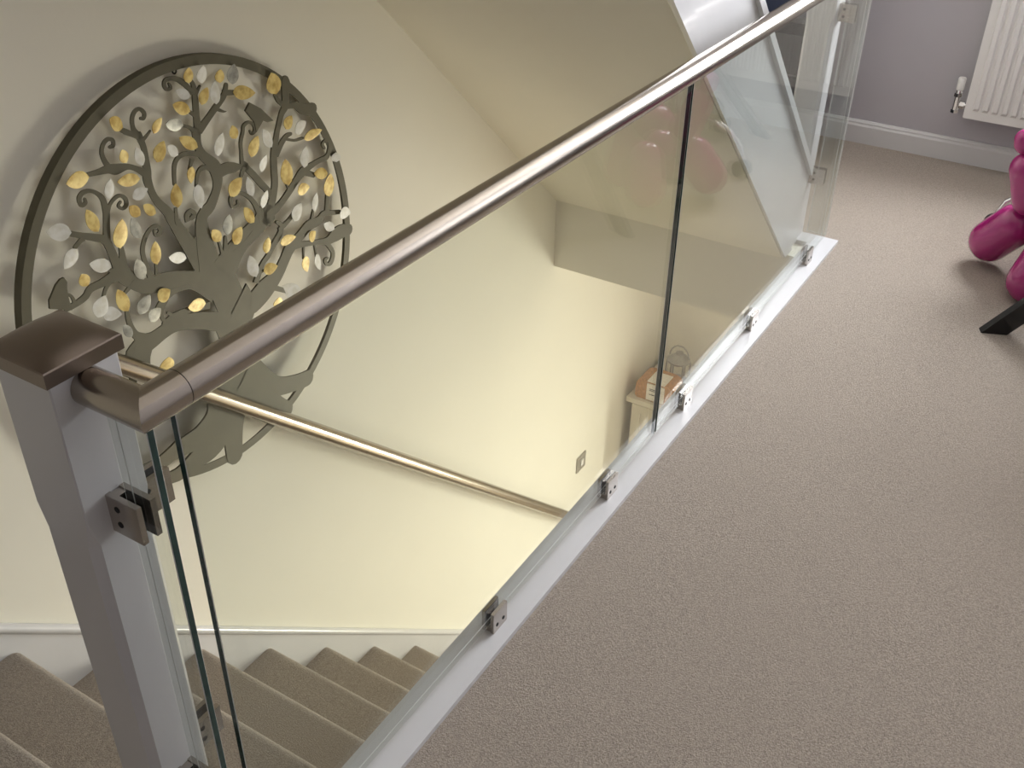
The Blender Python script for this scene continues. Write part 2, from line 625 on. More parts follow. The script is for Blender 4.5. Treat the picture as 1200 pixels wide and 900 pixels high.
# handrail: long tube with mitred elbows at both ends
def half_elbow(bm, ya, y_end, sgn):
    """mitred corner: stub from the post along x, then along y (sgn +1 near corner, -1 far corner)"""
    n = 28
    cs = [(HR * math.cos(2 * math.pi * i / n), HR * math.sin(2 * math.pi * i / n)) for i in range(n)]
    a = [bm.verts.new((-0.083, ya + s, HZ + h)) for s, h in cs]
    m1 = [bm.verts.new((-s * sgn, ya + s, HZ + h)) for s, h in cs]
    m2 = [bm.verts.new((-s * sgn, ya + s, HZ + h)) for s, h in cs]
    e = [bm.verts.new((-s * sgn, y_end, HZ + h)) for s, h in cs]
    bridge(bm, a, m1)
    bridge(bm, m2, e)
    bm.faces.new(e)
    bm.faces.new(a)


b = nb()
cyl(b, (0, 0.0475, HZ), (0, YF - 0.0475, HZ), HR, n=40)
hr = child('handrail', b, 'brushed_nickel', 40)
for ya, ye, sg in ((0.0, 0.0465, 1), (YF, YF - 0.0465, -1)):
    b = nb()
    half_elbow(b, ya, ye, sg)
    obj('mitred_elbow', b, 'brushed_nickel', hr, 40)
    b = nb()
    yy = ye + 0.0005 * sg
    cyl(b, (0, yy - 0.0012, HZ), (0, yy + 0.0012, HZ), HR - 0.0008, n=28)
    obj('joint_gap', b, 'rubber', hr, 40)


def pane(x0, x1, y0, y1, z0, z1, edge='glass_edge', thin=0, clear_left=False, clear_far=False):
    """glass slab; its narrow upright and horizontal edges carry the dark green edge material"""
    b = nb()
    fs = box(b, x0, x1, y0, y1, z0, z1)
    bmesh.ops.recalc_face_normals(b, faces=b.faces[:])
    lay = {}
    for f in fs:
        if abs(f.normal[thin]) > 0.5:
            f.material_index = 0
        elif abs(f.normal.z) > 0.5:
            f.material_index = 2
        else:
            f.material_index = 0 if (clear_left and f.normal.x < -0.5) or (clear_far and f.normal.y > 0.5) else 1
    res = bmesh.ops.bevel(b, geom=b.edges[:], offset=0.0009, segments=1, affect='EDGES', material=3)
    return child('glass_panel', b, ['clear_glass', edge, 'clear_glass', 'arris'])


pane(-GT, GT, 0.033, 1.379, 0.022, 0.879)
pane(-GT, GT, 1.388, 2.694, 0.022, 0.879, clear_far=True)
pane(-0.058, 0.003, -GT, GT, 0.022, 0.879, 'glass_edge', 1, True)
pane(-0.060, 0.004, YF - GT, YF + GT, 0.022, 0.879, 'clear_glass', 1, True)


def clamp(origin, u, v, w_, size_u=0.048, size_v=0.05):
    """clamp standing at origin: u along the glass, v away from the mounting face, w_ across the glass"""
    mtx = Matrix((Vector(u), Vector(v), Vector(w_))).transposed().to_4x4()
    mtx.translation = Vector(origin)
    b = nb()
    h = size_u / 2
    for s in (-1, 1):
        b2 = nb()
        box(b2, -h, h, 0.0, size_v, min(s * 0.0062, s * 0.0135), max(s * 0.0062, s * 0.0135))
        bevel(b2, 0.0022, 2)
        me = bpy.data.meshes.new('tmp')
        b2.to_mesh(me)
        b2.free()
        b.from_mesh(me)
        bpy.data.meshes.remove(me)
    box(b, -h + 0.002, h - 0.002, 0.0005, 0.013, -0.0066, 0.0066)
    bmesh.ops.transform(b, matrix=mtx, verts=b.verts)
    c = child('glass_clamp', b, 'clamp_metal', 35)
    b = nb()
    for s in (-1, 1):
        box(b, -h + 0.0015, h - 0.0015, 0.012, size_v - 0.0015, min(s * 0.0052, s * 0.0064), max(s * 0.0052, s * 0.0064))
    bmesh.ops.transform(b, matrix=mtx, verts=b.verts)
    obj('gasket', b, 'rubber', c)
    for uu in (-0.011, 0.011):
        b = nb()
        cyl(b, (uu, 0.016, 0.0128), (uu, 0.016, 0.0140), 0.0042, n=10)
        bmesh.ops.transform(b, matrix=mtx, verts=b.verts)
        obj('screw', b, 'rubber', c, 30)
    return c


X, Y, Zv = Vector((1, 0, 0)), Vector((0, 1, 0)), Vector((0, 0, 1))
for yc in (0.668, 1.143, 1.562, 2.034, 2.528):
    clamp((0, yc, 0.0), Y, Zv, X)
for zc in (0.735, 0.25):
    clamp((-0.083, 0, zc), Zv, X, -Y, 0.052, 0.05)
for zc in (0.735, 0.22):
    clamp((-0.083, YF, zc), Zv, X, -Y, 0.052, 0.05)
for zc in (0.69, 0.252):
    clamp((-0.125, 0.0445, zc), Zv, Y, X, 0.05, 0.052)


def newel(yc, z0, label, cap_mat, paint_mat, hw=0.0435):
    xc = -0.083 - hw
    t = thing('newel_post', label, 'post', (xc, yc, z0))
    b = nb()
    zs = [z0, z0 + 0.0, 0.70, 0.735, 0.925]
    c = 0.010

    def sect(z, ch):
        h = hw
        pts = [(-h, -h + ch), (-h + ch, -h), (h - ch, -h), (h, -h + ch), (h, h - ch), (h - ch, h), (-h + ch, h), (-h, h - ch)]
        return [b.verts.new((xc + x, yc + y, z)) for x, y in pts]
    secs = [sect(z0, c), sect(0.70, c), sect(0.735, 0.0015), sect(0.925, 0.0015)]
    for s1, s2 in zip(secs, secs[1:]):
        bridge(b, s1, s2)
    b.faces.new(secs[0])
    b.faces.new(secs[-1])
    set_parent(obj('post', b, paint_mat, None), t)
    # cap: flat rim and low domed top
    b = nb()
    ch = hw + 0.0055
    z1 = 0.922
    n = 10
    base = []
    for z, s in ((z1, ch), (z1 + 0.017, ch), (z1 + 0.0185, ch - 0.0012)):
        base.append([b.verts.new((xc + x * s, yc + y * s, z)) for x, y in ((-1, -1), (1, -1), (1, 1), (-1, 1))])
    bridge(b, base[0], base[1])
    bridge(b, base[1], base[2])
    b.faces.new(base[0])
    grid = {}
    s = ch - 0.0012
    for i in range(n + 1):
        for j in range(n + 1):
            u_, v_ = -1 + 2 * i / n, -1 + 2 * j / n
            hgt = 0.013 * (1 - u_ ** 2) ** 0.55 * (1 - v_ ** 2) ** 0.55
            grid[i, j] = b.verts.new((xc + u_ * s, yc + v_ * s, z1 + 0.0185 + hgt))
    for i in range(n):
        for j in range(n):
            b.faces.new((grid[i, j], grid[i + 1, j], grid[i + 1, j + 1], grid[i, j + 1]))
    set_parent(obj('post_cap', b, cap_mat, None, 35), t)
    return t


newel(0.0, -0.55, 'white-painted newel post with a bronze cap at the head of the stairs', 'bronze_cap', 'white_gloss')
newel(YF, ZC, 'white newel post at the foot of the upper flight, behind glass', 'bronze_cap', 'white_gloss')

# ---------------------------------------------------------------- wall handrail
wr = thing('wall_handrail', 'sloping brushed metal handrail on the cream stair wall', 'handrail', (-0.88, 1.5, -0.5))
p0, p1 = Vector((-0.874, 0.50, 0.421)), Vector((-0.874, 3.02, 0.550 - 0.922 * 2.66))
b = nb()
cyl(b, p0, p1, HR, n=32)
set_parent(obj('rail', b, 'brushed_nickel', None, 40), wr)
for f_ in (0.03, 0.95):
    p = p0.lerp(p1, f_)
    b = nb()
    tube(b, [p - Vector((0, 0, HR - 0.002)), p - Vector((0, 0, 0.055)), p + Vector((-0.02, 0, -0.075)), (XL + 0.004, p.y, p.z - 0.078)], 0.006, 10)
    cyl(b, (XL, p.y, p.z - 0.078), (XL + 0.006, p.y, p.z - 0.078), 0.03, n=24)
    set_parent(obj('bracket', b, 'brushed_nickel', None, 40), wr)

# ================================================================ TREE OF LIFE WALL ART
STROKES = [
 [[-24,36,23.6],[-80,169,13.1],[-89,191,10.9],[-108,220,8.9],[-117,245,8.4],[-121,272,10.5],[-118,290,10.8],[-114,312,7.5],[-113,339,6.7],[-119,366,8.1],[-121,366,8.2],[-128,382,5.3],[-126,401,4.9],[-116,413,4.4],[-103,415,3.7],[-94,404,4.5],[-98,395,4.2],[-105,396,3.4]],
 [[-119,363,6.0],[-135,373,5.4],[-148,382,5.9],[-161,392,4.0]],
 [[-112,353,4.0],[-98,360,3.0],[-89,366,2.1]],
 [[-120,285,9.3],[-139,301,6.1],[-161,314,5.9],[-189,318,10.8],[-207,324,8.8],[-231,326,5.7],[-256,329,4.4]],
 [[-204,325,6.4],[-211,342,5.3],[-213,359,4.6],[-206,373,4.5],[-193,380,4.0],[-182,375,4.0],[-183,365,4.2],[-192,364,3.2]],
 [[-18,-5,25.3],[-54,15,20.2],[-126,43,21.6],[-182,57,16.9],[-211,80,16.4],[-233,109,18.4],[-241,135,11.2],[-246,166,9.6],[-254,191,8.7],[-277,206,7.7],[-301,219,6.3],[-330,236,5.5]],
 [[-250,186,8.5],[-242,217,7.7],[-236,239,7.6],[-235,247,7.5],[-236,272,6.0],[-246,288,4.2],[-261,298,3.9],[-277,299,4.7],[-287,291,5.1],[-286,277,4.1],[-276,278,4.1],[-275,286,2.9]],
 [[-235,238,5.4],[-223,255,3.8],[-207,264,3.9],[-194,264,3.8],[-184,254,4.4],[-185,241,4.7],[-196,237,3.4],[-204,246,3.3],[-197,252,2.7]],
 [[-299,213,5.5],[-310,210,4.8],[-323,203,4.2]],
 [[-226,119,10.6],[-222,149,7.0],[-221,168,4.8]],
 [[-165,63,8.7],[-171,99,6.1],[-172,132,5.5],[-160,156,5.3],[-140,171,4.5],[-121,170,4.2],[-117,156,5.4],[-130,153,3.6],[-132,163,3.4]],
 [[-151,70,4.2],[-145,95,3.4]],
 [[-240,112,8.7],[-264,130,3.2]],
 [[-244,111,14.6],[-284,109,8.8],[-313,109,8.2],[-330,98,7.5],[-356,93,6.4],[-376,93,6.2]],
 [[-356,93,4.6],[-357,107,3.3],[-362,117,2.8],[-369,116,3.0],[-368,109,2.1]],
 [[-255,109,5.7],[-277,96,4.5],[-290,79,3.6]],
 [[-208,79,5.4],[-238,65,3.7],[-244,55,3.0]],
 [[-12,-49,11.8],[-62,0,6.0],[-101,13,6.1],[-130,13,7.8],[-158,2,7.5],[-175,-11,4.4]],
 [[-140,7,7.2],[-160,-15,6.0],[-159,-36,4.6],[-146,-46,4.6],[-135,-37,4.6],[-144,-26,3.1]],
 [[13,-126,24.5],[-61,-85,20.0],[-121,-63,17.5],[-158,-62,16.6],[-196,-67,18.8],[-225,-67,24.6],[-251,-75,22.9]],
 [[-26,-62,8.3],[-78,-47,7.3],[-128,-42,8.8],[-155,-49,11.6]],
 [[-243,31,4.5],[-245,2,6.1],[-238,-33,8.7],[-217,-57,13.8]],
 [[-215,-66,21.3],[-228,-98,13.9],[-234,-138,11.3]],
 [[-229,-65,16.9],[-258,-103,11.9],[-273,-139,9.3]],
 [[-5,28,31.9],[-4,135,16.7],[30,161,13.8],[52,185,11.6],[62,205,13.4],[64,223,15.7],[61,240,16.7],[50,257,13.0],[36,273,11.2],[28,289,10.3],[26,307,10.3],[29,328,11.9],[34,334,10.1],[37,361,8.3],[41,387,8.0],[43,406,6.8],[44,422,5.6],[40,436,3.3]],
 [[63,223,13.3],[91,226,13.3],[115,221,11.8],[136,216,6.1],[154,209,8.2],[144,219,8.4],[154,207,7.7],[172,184,8.2],[192,155,8.4],[211,129,8.1],[217,112,7.2]],
 [[51,261,6.5],[21,282,5.3],[-6,292,5.0],[-28,293,5.1],[-43,283,5.3],[-50,266,4.9],[-55,241,4.3]],
 [[-65,191,3.5],[-69,167,5.4],[-68,160,7.6]],
 [[4,277,5.0],[-8,258,3.6]],
 [[58,229,5.2],[41,245,5.4],[23,249,5.1],[10,239,4.8],[1,217,3.7]],
 [[-41,150,6.3],[-39,165,6.4],[-26,169,4.9],[-19,157,5.6],[-29,154,5.2]],
 [[37,329,9.6],[66,346,7.7],[90,361,7.7],[110,373,7.8],[125,384,7.1],[134,401,5.2]],
 [[120,388,6.3],[152,380,5.3]],
 [[95,360,4.3],[111,350,2.8],[121,347,0.8]],
 [[37,359,4.4],[16,379,3.3]],
 [[28,325,5.7],[13,343,3.8],[-9,354,2.9]],
 [[38,409,5.3],[30,422,5.3],[19,435,6.1],[6,446,5.6],[-12,452,4.1],[-26,452,3.9],[-31,444,4.3],[-27,434,3.5],[-16,434,3.4],[-18,443,2.5]],
 [[45,403,3.9],[61,418,2.3]],
 [[32,-1,40.1],[75,31,29.1],[111,49,24.3],[163,65,24.0],[189,84,23.5],[198,69,21.1],[205,86,14.6],[222,113,11.2],[234,141,10.2],[238,169,10.0],[242,197,10.0],[248,219,10.1],[258,240,8.4],[266,257,7.5],[275,272,7.5],[289,294,8.1],[306,310,10.4],[311,334,12.1],[316,356,14.0],[313,371,9.5]],
 [[300,311,6.3],[283,328,5.0],[276,341,3.1]],
 [[305,306,5.7],[336,301,8.0],[364,284,12.7],[395,276,14.8],[428,272,15.8]],
 [[252,206,8.1],[276,228,7.1],[295,239,5.7],[310,240,3.9]],
 [[291,233,3.5],[320,221,3.1],[348,218,3.2]],
 [[142,218,5.5],[146,247,4.6],[149,269,4.6],[160,289,4.6],[166,302,4.2],[183,305,3.1],[196,295,3.9],[197,281,4.4],[186,277,2.7],[182,285,2.1]],
 [[146,212,6.3],[134,195,4.4]],
 [[195,72,11.8],[236,85,9.1],[263,98,8.8],[284,111,9.8],[308,126,9.7],[332,138,12.1],[363,143,7.7],[393,146,6.2],[424,146,7.1],[436,160,5.8],[439,180,4.7],[428,188,3.3],[415,182,4.5],[421,170,3.1]],
 [[336,137,8.4],[369,118,6.7]],
 [[277,111,2.7],[272,125,1.5]],
 [[180,85,3.3],[182,105,2.3]],
 [[175,72,8.7],[161,117,6.2],[143,143,5.0],[118,160,4.3],[101,163,4.7],[90,153,5.3],[92,135,3.5],[108,134,3.7],[110,143,2.8]],
 [[49,42,7.5],[55,75,3.9]],
 [[39,35,4.5],[34,72,2.8]],
 [[57,42,3.6],[71,54,2.2]],
 [[70,30,4.1],[110,42,3.0],[139,56,2.6]],
 [[62,-85,40.6],[94,-115,28.2],[147,-100,28.8],[197,-80,19.2],[228,-54,16.7],[253,-31,17.3],[293,-16,14.1],[328,-2,14.4],[366,-2,11.1],[387,8,8.1],[417,0,6.3],[448,-9,5.3]],
 [[400,5,8.8],[411,51,6.2]],
 [[341,7,5.4],[352,32,2.3]],
 [[244,-27,11.0],[294,-39,7.4],[345,-54,6.5],[388,-67,10.1],[423,-63,18.7],[452,-64,18.3],[486,-72,13.9]],
 [[382,-67,6.4],[404,-104,6.3],[394,-128,7.2],[377,-129,4.1],[371,-114,4.9],[383,-113,2.8]],
 [[123,-71,9.0],[150,-37,7.4],[179,-19,7.3],[203,1,8.5],[227,18,8.9],[234,37,6.3],[221,49,3.9]],
 [[224,26,6.6],[262,38,5.4],[282,49,4.3]],
 [[302,-40,3.2],[294,-78,1.9]],
 [[340,-54,3.1],[341,-94,1.8]],
 [[176,-106,7.0],[217,-134,6.0]],
 [[124,-67,6.4],[137,-54,3.2],[157,-51,1.7]],
 [[42,-278,50.1],[122,-361,28.3],[197,-395,22.5],[279,-410,22.8],[358,-409,21.5]],
 [[23,-297,60.1],[80,-384,43.3],[152,-452,25.5],[208,-457,23.9],[282,-433,17.2]],
 [[1,-302,72.8],[-22,-376,37.8],[-37,-443,28.4],[-44,-513,25.2]],
 [[-19,-290,69.9],[-66,-345,45.3],[-127,-363,29.8],[-191,-360,22.8],[-249,-360,15.0]],
 [[-22,-351,46.6],[-98,-405,36.2],[-162,-415,25.0],[-213,-423,16.4]]]
TRUNK = [[-50,36],[-46,70],[-30,113],[-9,76],[37,32],[64,-15],[82,-85],[118,-83],[122,-119],[94,-153],[78,-197],[76,-276],[106,-322],[69,-378],[-42,-314],[-59,-244],[-32,-200],[-18,-152],[-27,-111],[-6,-91],[-14,-55],[-20,-36],[-39,-6]]
BIRD_A = [[-412,110],[-408,127],[-397,138],[-386,150],[-373,157],[-365,157],[-361,146],[-365,133],[-367,117],[-367,100],[-367,86]]
BIRD_B = [[176,333],[193,347],[224,325],[240,307],[258,287],[239,289],[226,297],[213,287],[199,277],[197,303]]
LEAVES = [
 [32,449,33,25,83,"g"],[68,442,38,29,76,"w"],[116,426,29,27,77,"g"],[155,420,43,31,70,"s"],
 [273,370,52,42,99,"g"],[178,373,61,31,-15,"g"],[95,395,48,29,77,"w"],[64,397,39,24,56,"g"],
 [8,416,37,22,146,"w"],[-4,390,51,27,149,"g"],[-171,406,41,29,139,"g"],[-73,374,37,22,44,"g"],
 [-31,363,53,27,160,"s"],[-2,316,52,27,140,"g"],[-79,320,47,30,50,"g"],[-48,313,37,23,131,"w"],
 [-169,340,31,23,104,"g"],[-132,328,43,22,104,"w"],[82,286,53,29,60,"w"],[129,299,32,25,97,"g"],
 [183,250,51,32,56,"g"],[226,255,50,31,110,"w"],[303,270,37,28,42,"g"],[340,248,50,30,14,"w"],
 [380,219,63,25,5,"g"],[203,204,41,27,63,"w"],[342,173,51,32,67,"w"],[274,158,66,38,90,"g"],
 [454,137,24,34,80,"w"],[390,115,50,29,161,"g"],[416,77,60,46,80,"g"],[322,99,45,31,-5,"g"],
 [358,52,48,24,72,"w"],[463,-16,54,33,-20,"w"],[290,50,50,36,42,"w"],[397,-28,44,25,140,"w"],
 [331,-30,34,30,21,"g"],[245,-5,53,27,-3,"g"],[295,-92,45,29,-87,"g"],[339,-106,48,26,-81,"w"],
 [175,9,41,24,75,"g"],[118,-23,58,32,96,"w"],[173,-53,45,29,-4,"g"],[88,67,47,33,38,"g"],
 [26,93,40,26,120,"g"],[65,103,48,32,60,"s"],[132,101,47,29,113,"g"],[107,179,52,35,36,"g"],
 [150,164,47,25,93,"w"],[189,121,44,27,63,"w"],[-285,329,56,34,174,"g"],[-171,290,57,27,168,"g"],
 [-219,289,41,24,74,"w"],[-150,254,41,24,11,"w"],[-173,225,35,24,127,"g"],[-137,214,37,24,132,"g"],
 [-275,242,53,28,104,"g"],[-218,193,64,38,77,"g"],[-181,189,47,28,98,"s"],[-352,247,52,34,159,"w"],
 [-343,188,48,30,-148,"w"],[-282,149,52,30,149,"w"],[-325,136,33,25,110,"g"],[-144,120,55,27,87,"g"],
 [-93,87,59,26,154,"w"],[-192,103,55,29,102,"s"],[-12,247,36,25,-111,"g"],[-60,217,51,29,76,"g"],
 [-1,194,53,30,-97,"w"],[-147,21,36,33,18,"g"],[-68,-41,60,31,163,"g"],[-252,55,53,33,98,"g"],
 [-304,66,48,38,50,"w"],[-284,39,46,30,-25,"w"],[-201,23,47,33,43,"s"],[-181,-10,37,35,30,"s"],
 [233,-139,68,40,136,"w"],[181,-148,28,33,78,"g"],[-179,-137,38,41,75,"g"],[-257,-14,34,21,105,"s"]]

E1 = Vector((-0.0099995, 0.99995, 0.0))
E2 = Vector((-0.039964, -0.00039964, 0.99920))
EN = Vector((0.99915, 0.0099915, 0.039966))
ART = Vector((-0.90745, 0.8990, 0.3990))
art = thing('tree_wall_art', 'round dark metal tree wall art with gold and white leaves on the cream wall', 'wall art', ART)
mt_ = Matrix((E1, E2, EN)).transposed().to_4x4()
mt_.translation = ART
art.matrix_world = mt_
RR = 0.486


def art_part(name, bm, mat, smooth=None, parent=None):
    return obj(name, bm, mat, parent or art, smooth)


# ring: deep flat band (local z points away from the wall)
b = nb()
n = 120
prof = [(RR, 0.0), (RR - 0.021, 0.0), (RR - 0.021, -0.0025), (RR - 0.0035, -0.0025), (RR - 0.0035, -0.022), (RR, -0.022)]
rings = [[b.verts.new((r * math.cos(2 * math.pi * i / n), r * math.sin(2 * math.pi * i / n), z)) for i in range(n)] for r, z in prof]
for i in range(len(rings)):
    bridge(b, rings[i], rings[(i + 1) % len(rings)])
ringo = art_part('ring_frame', b, 'art_metal', 40)
b = nb()
tube(b, [(0.0076 + 0.005 * math.sin(a), 0.462 - 0.006 * math.cos(a), -0.008) for a in [i / 10 * 2 * math.pi for i in range(11)]], 0.0018, 8)
art_part('hook', b, 'rubber', 40, ringo)


def catmull(P, sub=5):
    out = []
    for i in range(len(P) - 1):
        p0_, p1_, p2_, p3_ = P[max(i - 1, 0)], P[i], P[i + 1], P[min(i + 2, len(P) - 1)]
        for s in range(sub):
            t = s / sub
            out.append([0.5 * (2 * p1_[c] + (p2_[c] - p0_[c]) * t + (2 * p0_[c] - 5 * p1_[c] + 4 * p2_[c] - p3_[c]) * t * t + (3 * p1_[c] - p0_[c] - 3 * p2_[c] + p3_[c]) * t ** 3) for c in range(3)])
    out.append(list(P[-1]))
    return out


def plate(bm, outline, z0, z1):
    va = [bm.verts.new((x, y, z0)) for x, y in outline]
    vb = [bm.verts.new((x, y, z1)) for x, y in outline]
    fa = bm.faces.new(va)
    fb = bm.faces.new(vb)
    n = len(outline)
    for i in range(n):
        bm.faces.new((va[i], va[(i + 1) % n], vb[(i + 1) % n], vb[i]))
    bmesh.ops.triangulate(bm, faces=[fa, fb], ngon_method='EAR_CLIP')


def ribbon(bm, pts, z0, z1):
    """flat cut-metal branch of varying width with rounded ends"""
    L, Rr = [], []
    m = len(pts)
    for i, (x, y, hw) in enumerate(pts):
        a, c = pts[max(i - 1, 0)], pts[min(i + 1, m - 1)]
        dx, dy = c[0] - a[0], c[1] - a[1]
        l = math.hypot(dx, dy) or 1
        nx, ny = -dy / l, dx / l
        L.append((x + nx * hw, y + ny * hw))
        Rr.append((x - nx * hw, y - ny * hw))
    for i in range(m - 1):
        q = (L[i], L[i + 1], Rr[i + 1], Rr[i])
        va = [bm.verts.new((p[0], p[1], z0)) for p in q]
        vb = [bm.verts.new((p[0], p[1], z1)) for p in q]
        bm.faces.new(va)
        bm.faces.new(list(reversed(vb)))
        bm.faces.new((va[0], vb[0], vb[1], va[1]))
        bm.faces.new((va[2], vb[2], vb[3], va[3]))
    x, y, hw = pts[-1]
    a0 = math.atan2(L[-1][1] - y, L[-1][0] - x)
    plate(bm, [(x + hw * math.cos(a0 - a * math.pi / 6), y + hw * math.sin(a0 - a * math.pi / 6)) for a in range(7)], z0, z1)


# boughs and roots spreading to the ring low on the left
STROKES[:0] = [[[-230, -80, 12], [-300, -95, 10], [-360, -80, 8], [-400, -40, 6], [-385, -10, 5], [-360, -25, 4]],
               [[-240, -90, 11], [-290, -150, 9], [-350, -170, 7], [-420, -165, 5]]]
STROKES.append([[-190, -355, 22], [-260, -362, 17], [-330, -340, 12], [-390, -290, 8]])
STROKES.append([[-150, -410, 24], [-220, -420, 17], [-290, -390, 10]])
b = nb()
plate(b, [(x / 1000, y / 1000) for x, y in TRUNK], -0.0025, 0.0)
tr = art_part('trunk', b, 'art_metal')
for i, s in enumerate(STROKES):
    b = nb()
    pts = catmull([(x / 1000, y / 1000, h / 1000) for x, y, h in s])
    pts = [p for p in pts if math.hypot(p[0], p[1]) < RR - 0.004]
    dz = 0.00002 * (i + 1)
    ribbon(b, pts, -0.0025 - dz, dz)
    art_part('root' if i >= len(STROKES) - 7 else 'branch', b, 'art_metal', None, tr)
for bird in (BIRD_A, BIRD_B):
    b = nb()
    plate(b, [(x / 1000, y / 1000) for x, y in bird], -0.003, 0.0022)
    art_part('bird', b, 'art_metal')


def leaf_mesh(bm, ln, wd):
    N = 9
    top, bot = [], []
    for i in range(N + 1):
        t = i / N
        wv = wd / 2 * math.sin(math.pi * t ** 0.82) ** 0.75 if 0 < t < 1 else 0
        x = -ln / 2 + ln * t
        top.append((x, wv))
        bot.append((x, -wv))
    ol = top + bot[-2:0:-1]
    zz = lambda x, y: 0.0045 + 0.0016 * (1 - abs(y) / (wd / 2)) + 0.05 * (x / ln) ** 2 * ln * 0.25
    mid = [(p[0], 0) for p in top[1:-1]]
    v = {}
    def V(p, low=0):
        k = (round(p[0], 6), round(p[1], 6), low)
        if k not in v:
            v[k] = bm.verts.new((p[0], p[1], zz(*p) - 0.0012 * low))
        return v[k]
    for low in (0, 1):
        for i in range(N):
            for side in (top, bot):
                a, c = side[i], side[i + 1]
                ma, mc = (a[0], 0), (c[0], 0)
                f = []
                for p in (a, c, mc, ma):
                    vv = V(p, low)
                    if vv not in f:
                        f.append(vv)
                if len(f) > 2:
                    bm.faces.new(f)
    n = len(ol)
    for i in range(n):
        a, c = ol[i], ol[(i + 1) % n]
        bm.faces.new((V(a, 0), V(c, 0), V(c, 1), V(a, 1)))


for x, y, ln, wd, ang, kind in LEAVES:
    b = nb()
    leaf_mesh(b, ln / 1000, wd / 1000)
    o = art_part('leaf', b, {'g': 'gold_leaf', 'w': 'white_leaf', 's': 'silver_leaf'}[kind], 50)
    o.location = (x / 1000, y / 1000, 0)
    o.rotation_euler = (R(random.uniform(-9, 9)), R(random.uniform(-9, 9)), R(ang))

# ================================================================ RADIATOR
rad = thing('radiator', 'white ribbed panel radiator on the grey wall', 'radiator', (0.76, YW, 0.2))
RX0, RX1, RZ0, RZ1, RY = 0.208, 1.36, 0.196, 0.796, YW - 0.105
b = nb()
# front sheet pressed into ribs: outline in x / y extruded in z between flat margins
PIT = 0.0335
x = RX0 + 0.022
prof = [(RX0, RY)]
first = x
ribs = []
while x + PIT < RX1 - 0.02:
    ribs.append(x)
    x += PIT
def fy(xx):
    for r0 in ribs:
        if r0 <= xx <= r0 + PIT:
            t = (xx - r0) / PIT
            if t < 0.12 or t > 0.88:
                return 0.0
            if t < 0.30:
                return 0.011 * (t - 0.12) / 0.18
            if t > 0.70:
                return 0.011 * (0.88 - t) / 0.18
            return 0.011
    return 0.0
xs = [RX0]
for r0 in ribs:
    xs += [r0 + PIT * t for t in (0.0, 0.12, 0.30, 0.70, 0.88)]
xs += [ribs[-1] + PIT, RX1]
rows = [(RZ0, 0), (RZ0 + 0.030, 0), (RZ0 + 0.042, 1), (RZ1 - 0.042, 1), (RZ1 - 0.030, 0), (RZ1, 0)]
G = [[b.verts.new((xx, RY - (fy(xx) if on else 0) , zz)) for xx in xs] for zz, on in rows]
for i in range(len(rows) - 1):
    for j in range(len(xs) - 1):
        b.faces.new((G[i][j], G[i][j + 1], G[i + 1][j + 1], G[i + 1][j]))
set_parent(obj('front_panel', b, 'radiator_white', None), rad)
b = nb()
box(b, RX0, RX1, RY + 0.0005, RY + 0.012, RZ0 - 0.002, RZ1 + 0.002)
bevel(b, 0.003, 2)
set_parent(obj('panel_body', b, 'radiator_white', None, 35), rad)
b = nb()
box(b, RX0 - 0.003, RX0 - 0.0005, RY + 0.002, YW - 0.02, RZ0, RZ1)
set_parent(obj('side_cover', b, 'radiator_white', None), rad)
b = nb()
box(b, RX0 + 0.01, RX1 - 0.01, YW - 0.055, YW - 0.035, RZ0, RZ1)
set_parent(obj('rear_panel', b, 'radiator_white', None), rad)
for xx in (0.4, 1.15):
    b = nb()
    box(b, xx, xx + 0.03, YW - 0.04, YW - 0.0005, 0.3, 0.7)
    set_parent(obj('wall_bracket', b, 'radiator_white', None), rad)
b = nb()
VX, VY = 0.168, YW - 0.075
cyl(b, (VX, VY, 0.20), (VX, VY, 0.285), 0.013, n=14)
cyl(b, (VX, VY, 0.232), (RX0, VY, 0.232), 0.009, n=12)
cyl(b, (VX + 0.013, VY, 0.232), (VX + 0.029, VY, 0.232), 0.015, n=6)
cyl(b, (VX, VY, 0.262), (VX, VY, 0.275), 0.017, n=6)
cyl(b, (VX, VY, 0.20), (VX, VY, 0.212), 0.016, n=6)
vv = set_parent(obj('valve', b, 'chrome', None, 30), rad)
b = nb()
lathe(b, [(0.010, 0.285), (0.014, 0.288), (0.0145, 0.330), (0.012, 0.334)], (VX, VY, 0), 16)
obj('valve_cap', b, 'plastic_white', vv, 40)
b = nb()
cyl(b, (VX, VY + 0.005, 0.207), (VX, YW - 0.001, 0.207), 0.0075, n=12)
set_parent(obj('pipe', b, 'chrome', None, 40), rad)

# ================================================================ BALLOON ANIMAL ORNAMENT
dog = thing('balloon_animal', 'glossy magenta balloon animal ornament standing on the carpet', 'ornament', (0.66, 2.80, ZC))


def lobe(name, p0, p1, r, pinch=0.35, taper=1.0):
    """inflated balloon segment between two twist points"""
    p0, p1 = Vector(p0), Vector(p1)
    b = nb()
    N = 16
    pts, rs = [], []
    L = (p1 - p0).length
    for i in range(N + 1):
        t = 0.5 - 0.5 * math.cos(math.pi * i / N)
        pts.append(p0.lerp(p1, t))
        e = min(t, 1 - t) * L / r
        rr = r * (math.sqrt(max(0.0, 1 - (1 - min(e, 1)) ** 2)) if e < 1 else 1.0)
        rs.append(max(rr, 0.004) * (1 + (taper - 1) * t))
    d = p1 - p0
    rings = [ring(b, p, d, q_, 28) for p, q_ in zip(pts, rs)]
    for a, c in zip(rings, rings[1:]):
        bridge(b, a, c)
    b.faces.new(rings[0])
    b.faces.new(rings[-1])
    return set_parent(obj(name, b, 'magenta', None, 60), dog)


